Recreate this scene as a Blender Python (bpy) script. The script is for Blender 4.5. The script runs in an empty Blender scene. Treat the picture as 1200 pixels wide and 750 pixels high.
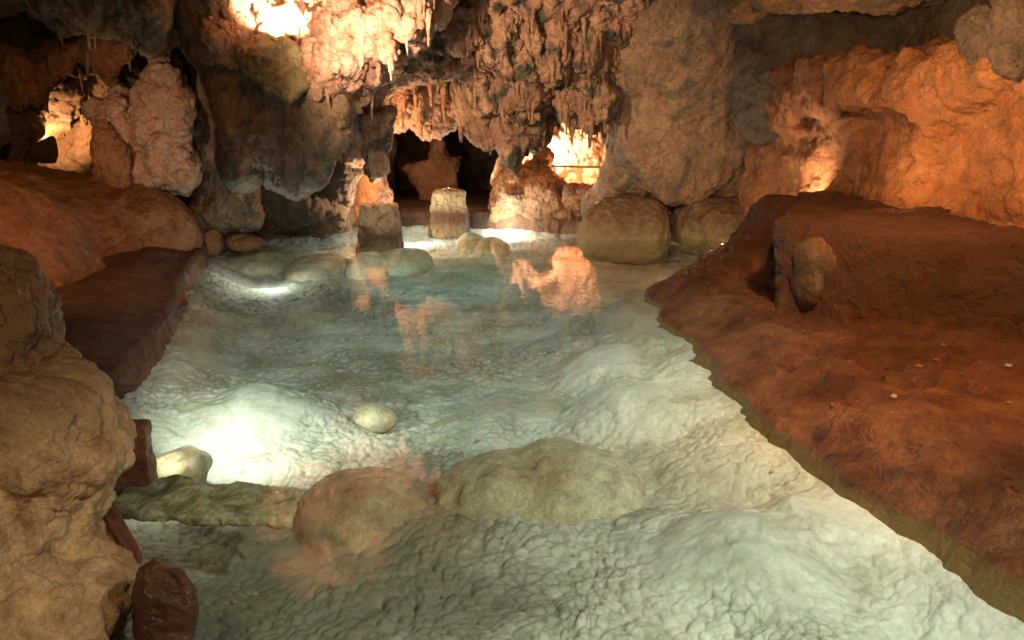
import bpy, math, random, time
import numpy as np
from mathutils import Vector
T0 = time.time()
random.seed(4)
rng = np.random.default_rng(7)
scene = bpy.context.scene
col = scene.collection
f32 = np.float32

# ------------------------------------------------------------------ camera
PITCH = math.radians(13.8); F = 919.0; H = 1.8
CP, SP = math.cos(PITCH), math.sin(PITCH)
cam_d = bpy.data.cameras.new('camera'); cam = bpy.data.objects.new('camera', cam_d); col.objects.link(cam)
cam.location = (0, 0, H); cam.rotation_euler = (math.pi/2 - PITCH, 0, 0)
cam_d.sensor_width = 36; cam_d.lens = F/1200*36; cam_d.clip_start = .05; cam_d.clip_end = 200
scene.camera = cam

def ray(px, py):
    a = (px-600)/F; b = (375-py)/F
    return a, CP + b*SP, -SP + b*CP
def P(px, py, d):                       # point of a sight line at distance d
    r = ray(px, py); t = d/r[1]
    return np.array((r[0]*t, d, H + r[2]*t))
def W(px, py, z=0.0):                   # point of a sight line on a level plane
    r = ray(px, py); t = (z-H)/r[2]
    return np.array((r[0]*t, r[1]*t, z))

# ------------------------------------------------------------------ noise
GR = rng.normal(size=(256, 3)).astype(f32); GR /= np.linalg.norm(GR, axis=1)[:, None]
def hsh(x, y, z, seed):
    h = (x.astype(np.uint32)*np.uint32(374761393) + y.astype(np.uint32)*np.uint32(668265263)
         + z.astype(np.uint32)*np.uint32(2147483647 ^ 0x5bd1e995) + np.uint32((seed*974711 + 12345) & 0xffffffff))
    h = (h ^ (h >> np.uint32(13)))*np.uint32(1274126177)
    h = (h ^ (h >> np.uint32(16)))*np.uint32(2246822519)
    return h ^ (h >> np.uint32(15))
def perlin(p, seed=0):
    pi = np.floor(p).astype(np.int32); fr = (p - pi).astype(f32)
    u = fr*fr*fr*(fr*(fr*6-15)+10)
    out = np.zeros(len(p), f32)
    for dx in (0, 1):
        wx = u[:, 0] if dx else 1-u[:, 0]
        for dy in (0, 1):
            wy = u[:, 1] if dy else 1-u[:, 1]
            for dz in (0, 1):
                wz = u[:, 2] if dz else 1-u[:, 2]
                g = GR[hsh(pi[:, 0]+dx, pi[:, 1]+dy, pi[:, 2]+dz, seed) & np.uint32(255)]
                out += wx*wy*wz*(g[:, 0]*(fr[:, 0]-dx) + g[:, 1]*(fr[:, 1]-dy) + g[:, 2]*(fr[:, 2]-dz))
    return out*1.4
def fbm(p, oct=4, seed=0, gain=.5):
    a = 1.0; o = np.zeros(len(p), f32); s = 0
    for i in range(oct):
        o += a*perlin(p*(2.03**i), seed+i*17); s += a; a *= gain
    return o/s
def ridged(p, oct=3, seed=0):
    a = 1.0; o = np.zeros(len(p), f32); s = 0
    for i in range(oct):
        o += a*(1-2*np.abs(perlin(p*(2.03**i), seed+i*17))); s += a; a *= .5
    return o/s
def worley(p, seed=0, jit=.9, dim=3):
    pi = np.floor(p).astype(np.int32); fr = (p - pi).astype(f32)
    best = np.full(len(p), 9, f32); second = np.full(len(p), 9, f32); rid = np.zeros(len(p), f32)
    for dx in (-1, 0, 1):
        for dy in (-1, 0, 1):
            for dz in ((-1, 0, 1) if dim == 3 else (0,)):
                h = hsh(pi[:, 0]+dx, pi[:, 1]+dy, pi[:, 2]+dz, seed)
                ox = (h & np.uint32(1023)).astype(f32)/1023; oy = ((h >> np.uint32(10)) & np.uint32(1023)).astype(f32)/1023
                oz = ((h >> np.uint32(20)) & np.uint32(1023)).astype(f32)/1023
                ex = dx + .5 + (ox-.5)*jit - fr[:, 0]; ey = dy + .5 + (oy-.5)*jit - fr[:, 1]
                d2 = ex*ex + ey*ey
                if dim == 3:
                    ez = dz + .5 + (oz-.5)*jit - fr[:, 2]; d2 = d2 + ez*ez
                m = d2 < best
                second = np.where(m, best, np.minimum(second, d2))
                rid = np.where(m, oz if dim == 2 else (ox*7.3) % 1, rid)
                best = np.where(m, d2, best)
    return np.sqrt(best), np.sqrt(second), rid
def sstep(a, b, x):
    t = np.clip((x-a)/(b-a), 0, 1); return t*t*(3-2*t)

# ------------------------------------------------------------------ signed distance shapes
def E(px, py, d, rx, rz, ry, k=None): return ('e', P(px, py, d), np.array((rx*d/F, ry, rz*d/F)), k)
def C(a, b, ra, rb, k=None): return ('c', np.array(a, float), np.array(b, float), ra, rb, k)
def O(poly, d, h, r=.25, slope=0.0, k=None): return ('o', np.array(poly, f32), d, h, r, slope, k)
def K(poly, z0, z1, r=.1, k=None): return ('k', np.array(poly, f32), z0, z1, r, k)
def Z(fn, lo, hi, k=None): return ('f', fn, np.array(lo, float), np.array(hi, float), k)
def poly_sd(x, y, poly):
    n = len(poly); d = np.full(len(x), 1e12, f32); s = np.ones(len(x), f32)
    for i in range(n):
        a = poly[i]; b = poly[i-1]
        ex, ey = b-a; wx = x-a[0]; wy = y-a[1]
        t = np.clip((wx*ex+wy*ey)/(ex*ex+ey*ey), 0, 1)
        d = np.minimum(d, (wx-ex*t)**2 + (wy-ey*t)**2)
        c1 = y >= a[1]; c2 = y < b[1]; c3 = ex*wy > ey*wx
        s = np.where((c1 & c2 & c3) | (~c1 & ~c2 & ~c3), -s, s)
    return s*np.sqrt(d)
def sdf(pr, p):
    t = pr[0]
    if t == 'e':
        q = (p - pr[1].astype(f32)); r = pr[2].astype(f32)
        k0 = np.linalg.norm(q/r, axis=1); k1 = np.linalg.norm(q/(r*r), axis=1)
        return k0*(k0-1)/np.maximum(k1, 1e-6)
    if t == 'c':
        a, b = pr[1].astype(f32), pr[2].astype(f32); ba = b-a; pa = p-a
        h = np.clip(pa @ ba/(ba @ ba), 0, 1)
        return np.linalg.norm(pa - h[:, None]*ba, axis=1) - (pr[3] + (pr[4]-pr[3])*h)
    if t == 'o':
        poly, d0, hh, r, sl = pr[1:6]
        y = p[:, 1]; z = p[:, 2]-H
        fw = y*CP - z*SP; up = y*SP + z*CP; fw = np.maximum(fw, .05)
        px = 600 + F*p[:, 0]/fw; py = 375 - F*up/fw
        d2 = poly_sd(px, py, poly)*fw/F
        zc = P(600, poly[:, 1].mean(), d0)[2]
        dc = d0 + sl*(p[:, 2]-zc)
        qx = d2 + r; qy = np.abs(y-dc) - hh + r
        return np.minimum(np.maximum(qx, qy), 0) + np.hypot(np.maximum(qx, 0), np.maximum(qy, 0)) - r
    if t == 'k':
        poly, z0, z1, r = pr[1:5]
        qx = poly_sd(p[:, 0], p[:, 1], poly) + r; qy = np.abs(p[:, 2]-(z0+z1)/2) - (z1-z0)/2 + r
        return np.minimum(np.maximum(qx, qy), 0) + np.hypot(np.maximum(qx, 0), np.maximum(qy, 0)) - r
    return pr[1](p)
def bounds(pr):
    t = pr[0]
    if t == 'e': return pr[1]-pr[2], pr[1]+pr[2]
    if t == 'c':
        r = max(pr[3], pr[4]); return np.minimum(pr[1], pr[2])-r, np.maximum(pr[1], pr[2])+r
    if t == 'o':
        poly, d0, hh, r, sl = pr[1:6]; pts = []
        ext = abs(sl)*1.5
        for q in poly:
            for d in (d0-hh-ext, d0+hh+ext): pts.append(P(q[0], q[1], max(d, .3)))
        pts = np.array(pts); return pts.min(0), pts.max(0)
    if t == 'k':
        po = pr[1]; return np.array((po[:, 0].min(), po[:, 1].min(), pr[2])), np.array((po[:, 0].max(), po[:, 1].max(), pr[3]))
    return pr[2], pr[3]
def surfnets(f, org, vox):
    s = f < 0
    nx, ny, nz = f.shape
    cnt = np.zeros((nx-1, ny-1, nz-1), np.int8)
    for a in (0, 1):
        for b in (0, 1):
            for c in (0, 1): cnt += s[a:nx-1+a, b:ny-1+b, c:nz-1+c]
    mix = (cnt > 0) & (cnt < 8)
    I = np.argwhere(mix); idx = np.full(mix.shape, -1, np.int32); idx[mix] = np.arange(len(I))
    acc = np.zeros((len(I), 3), f32); num = np.zeros(len(I), f32)
    i, j, k = I.T
    for ax in range(3):
        o1, o2 = [x for x in range(3) if x != ax]
        for u in (0, 1):
            for v in (0, 1):
                o = [0, 0, 0]; o[o1] = u; o[o2] = v; q = list(o); q[ax] = 1
                a = f[i+o[0], j+o[1], k+o[2]]; b = f[i+q[0], j+q[1], k+q[2]]
                m = (a < 0) != (b < 0)
                t = np.where(m, a/np.where(m, a-b, 1), 0)
                pt = np.zeros((len(I), 3), f32); pt[:, o1] = u; pt[:, o2] = v; pt[:, ax] = t
                acc += np.where(m[:, None], pt, 0); num += m
    V = (I + acc/np.maximum(num, 1)[:, None])*vox + org
    Q = []
    for ax in range(3):
        o1, o2 = [(1, 2), (2, 0), (0, 1)][ax]
        sl0 = [slice(1, -1)]*3; sl1 = [slice(1, -1)]*3
        sl0[ax] = slice(0, -1); sl1[ax] = slice(1, None)
        a = s[tuple(sl0)]; b = s[tuple(sl1)]
        for flip in (False, True):
            m = (a & ~b) if not flip else (~a & b)
            e = np.argwhere(m)
            if not len(e): continue
            off = np.array([1, 1, 1]); off[ax] = 0; e = e + off
            def cell(u, v):
                c = e.copy(); c[:, o1] -= u; c[:, o2] -= v
                return idx[c[:, 0], c[:, 1], c[:, 2]]
            q = np.stack([cell(1, 1), cell(0, 1), cell(0, 0), cell(1, 0)], 1)
            Q.append(q[:, ::-1] if flip else q)
    return V.astype(f32), np.concatenate(Q)
def normals(V, Q):
    n = np.cross(V[Q[:, 2]]-V[Q[:, 0]], V[Q[:, 3]]-V[Q[:, 1]]) if Q.shape[1] == 4 else np.cross(V[Q[:, 1]]-V[Q[:, 0]], V[Q[:, 2]]-V[Q[:, 0]])
    N = np.zeros_like(V)
    for c in range(Q.shape[1]):
        for ax in range(3): N[:, ax] += np.bincount(Q[:, c], n[:, ax], len(V)).astype(f32)
    return N/np.maximum(np.linalg.norm(N, axis=1), 1e-9)[:, None]
def subdivide(V, Q):
    n = len(V)
    ed = np.concatenate([Q[:, [0, 1]], Q[:, [1, 2]], Q[:, [2, 3]], Q[:, [3, 0]]]); ed.sort(axis=1)
    key = ed[:, 0].astype(np.int64)*n + ed[:, 1]
    u, inv = np.unique(key, return_inverse=True)
    mid = (V[u//n] + V[u % n])*.5; cen = V[Q].mean(1)
    m = len(Q); inv = inv.ravel(); e = [n + inv[i*m:(i+1)*m] for i in range(4)]; c = n + len(u) + np.arange(m)
    NV = np.concatenate([V, mid, cen]).astype(f32)
    NQ = np.concatenate([np.stack([Q[:, 0], e[0], c, e[3]], 1), np.stack([e[0], Q[:, 1], e[1], c], 1),
                         np.stack([c, e[1], Q[:, 2], e[2]], 1), np.stack([e[3], c, e[2], Q[:, 3]], 1)])
    return NV, NQ
def relax(V, Q, it=1):
    for _ in range(it):
        S = np.zeros_like(V); n = np.zeros(len(V), f32)
        for a in range(4):
            b = (a+1) % 4
            for (s_, t_) in ((a, b), (b, a)):
                for ax in range(3): S[:, ax] += np.bincount(Q[:, s_], V[Q[:, t_], ax], len(V)).astype(f32)
                n += np.bincount(Q[:, s_], minlength=len(V))
        V = .4*V + .6*S/np.maximum(n, 1)[:, None]
    return V.astype(f32)
def displace(V, Q, ds, seed):
    N = normals(V, Q); D = np.zeros(len(V), f32)
    for i, (kind, amp, sc) in enumerate(ds):
        sc = np.array(sc if isinstance(sc, (tuple, list)) else (sc,)*3, f32)
        p = V*sc; sd = seed*31 + i*7
        if kind == 'f': D += amp*fbm(p, 4, sd)*1.6
        elif kind == 'r': D += amp*(ridged(p, 3, sd)-.3)
        elif kind == 'b':
            w, w2, rid = worley(p + .25*perlin(p*.7, sd)[:, None], sd); D += amp*(.4+rid)*(1-np.minimum(w/.75, 1)**2)
        elif kind == 'c':                                    # popcorn: lumps only in patches
            w, w2, rid = worley(p, sd); D += amp*sstep(-.1, .35, fbm(p*.18, 2, sd+3))*(.3+rid)*(1-np.minimum(w/.7, 1)**2)
    return V + N*D[:, None]

def mesh_np(name, V, Q, smooth=True):
    me = bpy.data.meshes.new(name)
    me.vertices.add(len(V)); me.vertices.foreach_set('co', V.astype(f32).ravel())
    n = Q.shape[1]
    me.loops.add(Q.size); me.loops.foreach_set('vertex_index', Q.astype(np.int32).ravel())
    me.polygons.add(len(Q)); me.polygons.foreach_set('loop_start', np.arange(len(Q), dtype=np.int32)*n)
    me.polygons.foreach_set('use_smooth', np.full(len(Q), smooth, bool))
    me.update(calc_edges=True); me.validate()
    return me
def link(name, me, mat, parent=None, loc=(0, 0, 0)):
    o = bpy.data.objects.new(name, me); col.objects.link(o); o.location = loc
    if mat is not None:
        me.materials.clear(); me.materials.append(mat)
    if parent is not None: o.parent = parent
    return o
def tag(o, label=None, cat=None, group=None, kind=None):
    if label: o['label'] = label
    if cat: o['category'] = cat
    if group: o['group'] = group
    if kind: o['kind'] = kind
    return o
def build(prims, vox, k=.15, low=None, disp=(), fine=(), sub=1, sm=2, seed=1, cuts=(), cutk=.1, pad=.3, crisp=1.0):
    lo = np.min([bounds(p)[0] for p in prims], 0) - pad; hi = np.max([bounds(p)[1] for p in prims], 0) + pad
    n = np.ceil((hi-lo)/vox).astype(int) + 1
    ax = [lo[i] + vox*np.arange(n[i]) for i in range(3)]
    G = np.stack(np.meshgrid(*ax, indexing='ij'), -1).reshape(-1, 3).astype(f32)
    f = np.full(len(G), 9., f32)
    for pr in prims:
        kk = pr[-1] if pr[-1] is not None else k
        b0, b1 = bounds(pr); b0 = b0 - pad - .4; b1 = b1 + pad + .4
        m = np.all((G > b0) & (G < b1), axis=1)
        if not m.any(): continue
        d = sdf(pr, G[m]); g = f[m]
        h = np.maximum(kk-np.abs(g-d), 0)/kk
        f[m] = np.minimum(g, d) - h*h*kk*.25
    for pr in cuts:
        d = -sdf(pr, G); h = np.maximum(cutk-np.abs(f-d), 0)/cutk
        f = np.maximum(f, d) + h*h*cutk*.25
    if low:
        m = np.abs(f) < low[0][1]*2.5 + vox*3
        for i, (kind, amp, sc) in enumerate(low):
            p = G[m]*np.array(sc if isinstance(sc, (tuple, list)) else (sc,)*3, f32)
            f[m] -= amp*(fbm(p, 3, seed*13+i)*1.6 if kind == 'f' else ridged(p, 3, seed*13+i)-.3)
    f = f.reshape(n)
    for a in range(3):
        s0 = [slice(None)]*3; s0[a] = 0; f[tuple(s0)] = np.maximum(f[tuple(s0)], vox); s0[a] = -1; f[tuple(s0)] = np.maximum(f[tuple(s0)], vox)
    V, Q = surfnets(f, lo.astype(f32), f32(vox))
    V = relax(V, Q, sm)
    if disp: V = displace(V, Q, disp, seed)
    for s in range(sub):
        V, Q = subdivide(V, Q)
        if s == sub-1 and fine:
            V = displace(V, Q, fine, seed+50)
            if crisp: V = displace(V, Q, [('r', vox*.42*crisp, .16/vox), ('f', vox*.3*crisp, .3/vox)], seed+80)
    return V, Q
def rock(name, prims, mat, vox, label=None, cat=None, parent=None, group=None, kind=None, **kw):
    V, Q = build(prims, vox, **kw)
    c = np.array([(V[:, 0].min()+V[:, 0].max())/2, (V[:, 1].min()+V[:, 1].max())/2, V[:, 2].min()], f32)
    if parent is not None: c = np.array(parent.location, f32)
    o = link(name, mesh_np(name, V-c, Q), mat, parent, (0, 0, 0) if parent is not None else tuple(float(v) for v in c))
    tag(o, label, cat, group, kind)
    print('%-24s %7d v  %.1fs' % (name, len(V), time.time()-T0))
    return o

# ------------------------------------------------------------------ materials
def mat_new(name):
    m = bpy.data.materials.new(name); m.use_nodes = True
    nt = m.node_tree; nt.nodes.clear()
    out = nt.nodes.new('ShaderNodeOutputMaterial'); b = nt.nodes.new('ShaderNodeBsdfPrincipled')
    nt.links.new(b.outputs[0], out.inputs[0])
    return m, nt, b, out
def noise_n(nt, vec, scale, detail=6, rough=.6, dist=0):
    n = nt.nodes.new('ShaderNodeTexNoise'); n.inputs['Scale'].default_value = scale
    n.inputs['Detail'].default_value = detail; n.inputs['Roughness'].default_value = rough; n.inputs['Distortion'].default_value = dist
    nt.links.new(vec, n.inputs['Vector']); return n.outputs['Fac']
def ramp_n(nt, fac, stops):
    r = nt.nodes.new('ShaderNodeValToRGB'); el = r.color_ramp.elements
    while len(el) < len(stops): el.new(.5)
    for e, (p, c) in zip(el, stops): e.position = p; e.color = (*c, 1) if len(c) == 3 else c
    nt.links.new(fac, r.inputs[0]); return r.outputs[0]
def mix_n(nt, fac, a, b, mode='MIX'):
    m = nt.nodes.new('ShaderNodeMix'); m.data_type = 'RGBA'; m.blend_type = mode
    for s, v in ((m.inputs[0], fac), (m.inputs[6], a), (m.inputs[7], b)):
        if isinstance(v, (int, float)): s.default_value = v
        elif isinstance(v, tuple): s.default_value = (*v, 1)
        else: nt.links.new(v, s)
    return m.outputs[2]
def math_n(nt, op, a, b=0.0, clamp=False):
    m = nt.nodes.new('ShaderNodeMath'); m.operation = op; m.use_clamp = clamp
    for s, v in zip(m.inputs, (a, b)):
        if isinstance(v, (int, float)): s.default_value = v
        else: nt.links.new(v, s)
    return m.outputs[0]
def pos_n(nt, stretch=(1, 1, 1)):
    g = nt.nodes.new('ShaderNodeNewGeometry'); mp = nt.nodes.new('ShaderNodeMapping')
    mp.inputs['Scale'].default_value = stretch
    nt.links.new(g.outputs['Position'], mp.inputs['Vector']); return mp.outputs[0], g
def rockmat(name, dark, mid, light, scale=1.2, stain=None, stain_at=(.55, .7), streak=None, rough=.6, bump=.5, bscale=14, spec=.4, grain=.35, mottle=.8):
    m, nt, b, out = mat_new(name)
    pos, g = pos_n(nt)
    n1 = noise_n(nt, pos, scale, 9, .66, .6)
    c = ramp_n(nt, n1, [(.28, dark), (.48, mid), (.7, light)])
    if streak:
        ps, _ = pos_n(nt, (6, 6, .7))
        c = mix_n(nt, ramp_n(nt, noise_n(nt, ps, .8, 5, .6, .4), [(.45, (0, 0, 0)), (.65, (1, 1, 1))]), c, streak)
    if stain:
        f = ramp_n(nt, noise_n(nt, pos, scale*.6+.35, 8, .7, 1.2), [(stain_at[0], (0, 0, 0)), (stain_at[1], (1, 1, 1))])
        c = mix_n(nt, f, c, stain)
    mo = ramp_n(nt, noise_n(nt, pos, bscale*.45, 7, .75, .6), [(.33, (.58, .54, .5)), (.5, (1, 1, 1)), (.68, (1.3, 1.28, 1.25))])
    c = mix_n(nt, mottle, c, mo, 'MULTIPLY')
    gr = ramp_n(nt, noise_n(nt, pos, bscale*2.2, 6, .8), [(.3, (1-grain,)*3), (.7, (1+grain,)*3)])
    c = mix_n(nt, 1.0, c, gr, 'MULTIPLY')
    nt.links.new(c, b.inputs['Base Color'])
    rr = ramp_n(nt, noise_n(nt, pos, 3.1, 4), [(.35, (rough-.15,)*3), (.65, (min(rough+.2, 1),)*3)])
    nt.links.new(rr, b.inputs['Roughness']); b.inputs['Specular IOR Level'].default_value = spec
    h = math_n(nt, 'ADD', noise_n(nt, pos, bscale, 9, .72), math_n(nt, 'MULTIPLY', noise_n(nt, pos, bscale*4.3, 5, .7), .4))
    h = math_n(nt, 'ADD', h, math_n(nt, 'MULTIPLY', noise_n(nt, pos, bscale*.38, 6, .65, .8), 1.6))
    bp = nt.nodes.new('ShaderNodeBump'); bp.inputs['Strength'].default_value = min(1, bump*1.6); bp.inputs['Distance'].default_value = .09
    nt.links.new(h, bp.inputs['Height']); nt.links.new(bp.outputs[0], b.inputs['Normal'])
    return m
M = {}
M['ochre'] = rockmat('ochre_rock', (.17, .075, .033), (.34, .16, .07), (.48, .27, .14), 1.1, (.12, .085, .06), (.55, .7), rough=.55)
M['pink'] = rockmat('pink_calcite', (.26, .13, .075), (.48, .28, .19), (.66, .47, .36), 1.6, (.2, .14, .09), (.56, .66), streak=(.55, .40, .31))
M['pillar'] = rockmat('grey_brown_rock', (.11, .08, .055), (.27, .18, .115), (.38, .29, .19), 1.7, (.12, .115, .09), (.5, .62), streak=(.30, .22, .14))
M['arch'] = rockmat('arch_rock', (.08, .05, .027), (.34, .20, .12), (.52, .35, .23), 1.9, (.065, .068, .048), (.49, .58), streak=(.42, .27, .18))  # greenish black patches put shadow tone into the arch colour
M['grey'] = rockmat('grey_rock', (.05, .045, .042), (.12, .108, .095), (.2, .18, .15), 1.3, (.22, .15, .1), (.6, .75))
M['dark'] = rockmat('dark_brown_rock', (.05, .03, .02), (.13, .085, .055), (.22, .15, .1), 1.4, (.10, .09, .07), (.5, .65))
M['mound'] = rockmat('red_brown_flowstone', (.12, .05, .02), (.25, .11, .045), (.36, .18, .08), 1.5, (.34, .2, .11), (.6, .78), rough=.45, bscale=10)
M['green'] = rockmat('olive_rock', (.13, .115, .06), (.18, .16, .085), (.25, .22, .12), 2, None, bump=.25)
M['pale'] = rockmat('pale_rock', (.3, .24, .17), (.45, .38, .29), (.55, .49, .4), 2.2, (.3, .2, .12), (.6, .75))
M['flow'] = rockmat('beige_flowstone', (.24, .12, .05), (.47, .31, .15), (.64, .50, .31), 2.6, (.19, .085, .035), (.5, .66), streak=(.54, .38, .2), rough=.4, bscale=22, bump=.4)
M['block'] = rockmat('hewn_stone', (.24, .16, .08), (.42, .32, .17), (.55, .45, .28), 4, (.25, .13, .06), (.55, .75), bscale=20)
M['wet'] = rockmat('wet_red_rock', (.02, .008, .005), (.06, .02, .009), (.11, .042, .018), 6, None, rough=.3, bscale=20, bump=.3)
M['path'] = rockmat('dark_trodden_clay', (.04, .02, .012), (.075, .036, .02), (.12, .06, .032), 2.5, None, rough=.75, bump=.3)
M['boulder'] = rockmat('sunken_calcite', (.29, .25, .13), (.43, .41, .27), (.54, .55, .43), 1.3, (.32, .24, .11), (.52, .7), rough=.7, bump=.12, bscale=25)

M['slab'] = rockmat('olive_slab', (.24, .23, .11), (.36, .35, .19), (.46, .45, .28), 5, (.12, .1, .04), (.5, .65), bump=.3, bscale=25)
M['brownblock'] = rockmat('brown_hewn_stone', (.17, .09, .042), (.36, .21, .10), (.5, .36, .2), 4, (.10, .045, .02), (.5, .65), bscale=20)
M['dimstone'] = rockmat('dimmed_calcite', (.17, .155, .08), (.27, .25, .14), (.37, .36, .25), 1.5, (.15, .11, .05), (.5, .68), rough=.7, bump=.12, bscale=25)  # darker copy of sunken_calcite, the dimness is put into the colour
M['redblock'] = rockmat('red_brown_block', (.10, .035, .016), (.2, .075, .032), (.3, .13, .06), 6, None, rough=.4, bscale=20, bump=.4)
def shore_mat():                       # red clay that turns olive below the water line
    m = rockmat('red_clay', (.095, .034, .012), (.23, .09, .032), (.36, .165, .062), 1.8, (.08, .035, .018), (.5, .66), rough=.48, bscale=16, bump=.6)
    nt = m.node_tree; b = [n for n in nt.nodes if n.type == 'BSDF_PRINCIPLED'][0]
    src = b.inputs['Base Color'].links[0].from_socket
    pos, g = pos_n(nt); sx = nt.nodes.new('ShaderNodeSeparateXYZ'); nt.links.new(g.outputs['Position'], sx.inputs[0])
    zz = math_n(nt, 'ADD', sx.outputs['Z'], math_n(nt, 'MULTIPLY', math_n(nt, 'SUBTRACT', noise_n(nt, pos, 5, 4), .5), .05))
    f = nt.nodes.new('ShaderNodeMapRange'); f.inputs[1].default_value = .012; f.inputs[2].default_value = -.03
    nt.links.new(zz, f.inputs[0])
    nt.links.new(mix_n(nt, f.outputs[0], src, mix_n(nt, noise_n(nt, pos, 7, 5), (.15, .10, .025), (.33, .25, .075))), b.inputs['Base Color'])
    return m
M['clay'] = shore_mat()
def height_tint(m, z0, z1, c):  # blends a colour in by height: wet feet, crusts, darker tops
    nt = m.node_tree; b = [n for n in nt.nodes if n.type == 'BSDF_PRINCIPLED'][0]; src = b.inputs['Base Color'].links[0].from_socket
    pos, g = pos_n(nt); sx = nt.nodes.new('ShaderNodeSeparateXYZ'); nt.links.new(g.outputs['Position'], sx.inputs[0])
    zz = math_n(nt, 'ADD', sx.outputs['Z'], math_n(nt, 'MULTIPLY', math_n(nt, 'SUBTRACT', noise_n(nt, pos, 5, 6), .5), .3))
    f = nt.nodes.new('ShaderNodeMapRange'); f.inputs[1].default_value = z1; f.inputs[2].default_value = z0
    nt.links.new(zz, f.inputs[0]); nt.links.new(mix_n(nt, f.outputs[0], src, c), b.inputs['Base Color'])


def floor_mat():
    m, nt, b, out = mat_new('pool_calcite')
    pos, g = pos_n(nt)
    c = ramp_n(nt, noise_n(nt, pos, .9, 6, .6, .4), [(.35, (.40, .44, .36)), (.5, (.56, .60, .51)), (.7, (.68, .71, .62))])
    f = ramp_n(nt, noise_n(nt, pos, 2.3, 9, .72, .8), [(.5, (0, 0, 0)), (.66, (1, 1, 1))])
    c = mix_n(nt, math_n(nt, 'MULTIPLY', f, .6), c, (.25, .23, .11))
    at = nt.nodes.new('ShaderNodeAttribute'); at.attribute_name = 'silt_dark'
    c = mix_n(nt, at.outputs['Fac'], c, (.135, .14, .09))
    gr = ramp_n(nt, noise_n(nt, pos, 30, 6, .7), [(.3, (.85,)*3), (.7, (1.12,)*3)])
    nt.links.new(mix_n(nt, 1.0, c, gr, 'MULTIPLY'), b.inputs['Base Color'])
    b.inputs['Roughness'].default_value = .8; b.inputs['Specular IOR Level'].default_value = .15
    bp = nt.nodes.new('ShaderNodeBump'); bp.inputs['Strength'].default_value = .35; bp.inputs['Distance'].default_value = .015
    nt.links.new(noise_n(nt, pos, 26, 8, .65), bp.inputs['Height']); nt.links.new(bp.outputs[0], b.inputs['Normal'])
    return m
M['floor'] = floor_mat()

def water_mat():
    m = bpy.data.materials.new('clear_water'); m.use_nodes = True; nt = m.node_tree; nt.nodes.clear()
    out = nt.nodes.new('ShaderNodeOutputMaterial')
    tr = nt.nodes.new('ShaderNodeBsdfTransparent'); tr.inputs[0].default_value = (.92, .97, .94, 1)
    gl = nt.nodes.new('ShaderNodeBsdfGlossy'); gl.inputs['Roughness'].default_value = .004; gl.inputs[0].default_value = (1, 1, 1, 1)
    fr = nt.nodes.new('ShaderNodeFresnel'); fr.inputs[0].default_value = 1.333
    gb = nt.nodes.new('ShaderNodeNewGeometry'); ior = nt.nodes.new('ShaderNodeMapRange')   # same reflectance from above and below
    ior.inputs[3].default_value = 1.333; ior.inputs[4].default_value = .75
    nt.links.new(gb.outputs['Backfacing'], ior.inputs[0]); nt.links.new(ior.outputs[0], fr.inputs[0])
    pos, g = pos_n(nt, (1.0, 2.2, 1))
    n1 = noise_n(nt, pos, 2.2, 3, .5, .3); n2 = noise_n(nt, pos, 11, 2, .5)
    h = math_n(nt, 'ADD', n1, math_n(nt, 'MULTIPLY', n2, .12))
    bp = nt.nodes.new('ShaderNodeBump'); bp.inputs['Strength'].default_value = .035; bp.inputs['Distance'].default_value = .05
    nt.links.new(h, bp.inputs['Height'])
    nt.links.new(bp.outputs[0], gl.inputs['Normal']); nt.links.new(bp.outputs[0], fr.inputs['Normal'])
    mx = nt.nodes.new('ShaderNodeMixShader')
    nt.links.new(fr.outputs[0], mx.inputs[0]); nt.links.new(tr.outputs[0], mx.inputs[1]); nt.links.new(gl.outputs[0], mx.inputs[2])
    nt.links.new(mx.outputs[0], out.inputs[0]); return m
M['water'] = water_mat()
def plain(name, c, rough=.5, metal=0, emit=0):
    m, nt, b, out = mat_new(name); pos, g = pos_n(nt)
    nt.links.new(ramp_n(nt, noise_n(nt, pos, 20, 5), [(.3, tuple(v*.7 for v in c)), (.7, c)]), b.inputs['Base Color'])
    b.inputs['Roughness'].default_value = rough; b.inputs['Metallic'].default_value = metal
    if emit:
        b.inputs['Emission Color'].default_value = (*c, 1); b.inputs['Emission Strength'].default_value = emit
    return m
M['metal'] = plain('lamp_metal', (.05, .045, .04), .45, .8)
M['bulb'] = plain('lamp_glass', (1., .78, .5), .3, 0, 60)
M['white'] = plain('white_plastic', (.7, .72, .66), .4)
M['wood'] = plain('pale_kerb_stone', (.5, .3, .18), .6)

# ------------------------------------------------------------------ setting: water and pool floor
def grid_quads(nr, nc):
    a = np.arange(nr*nc).reshape(nr, nc)
    return np.stack([a[:-1, :-1], a[:-1, 1:], a[1:, 1:], a[1:, :-1]], -1).reshape(-1, 4)
wv = np.array([(-9, -1.5, 0), (5, -1.5, 0), (5, 17.6, 0), (-9, 17.6, 0)], f32)
tag(link('water', mesh_np('water', wv, np.array([[0, 1, 2, 3]])), M['water']), kind='structure')

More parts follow.
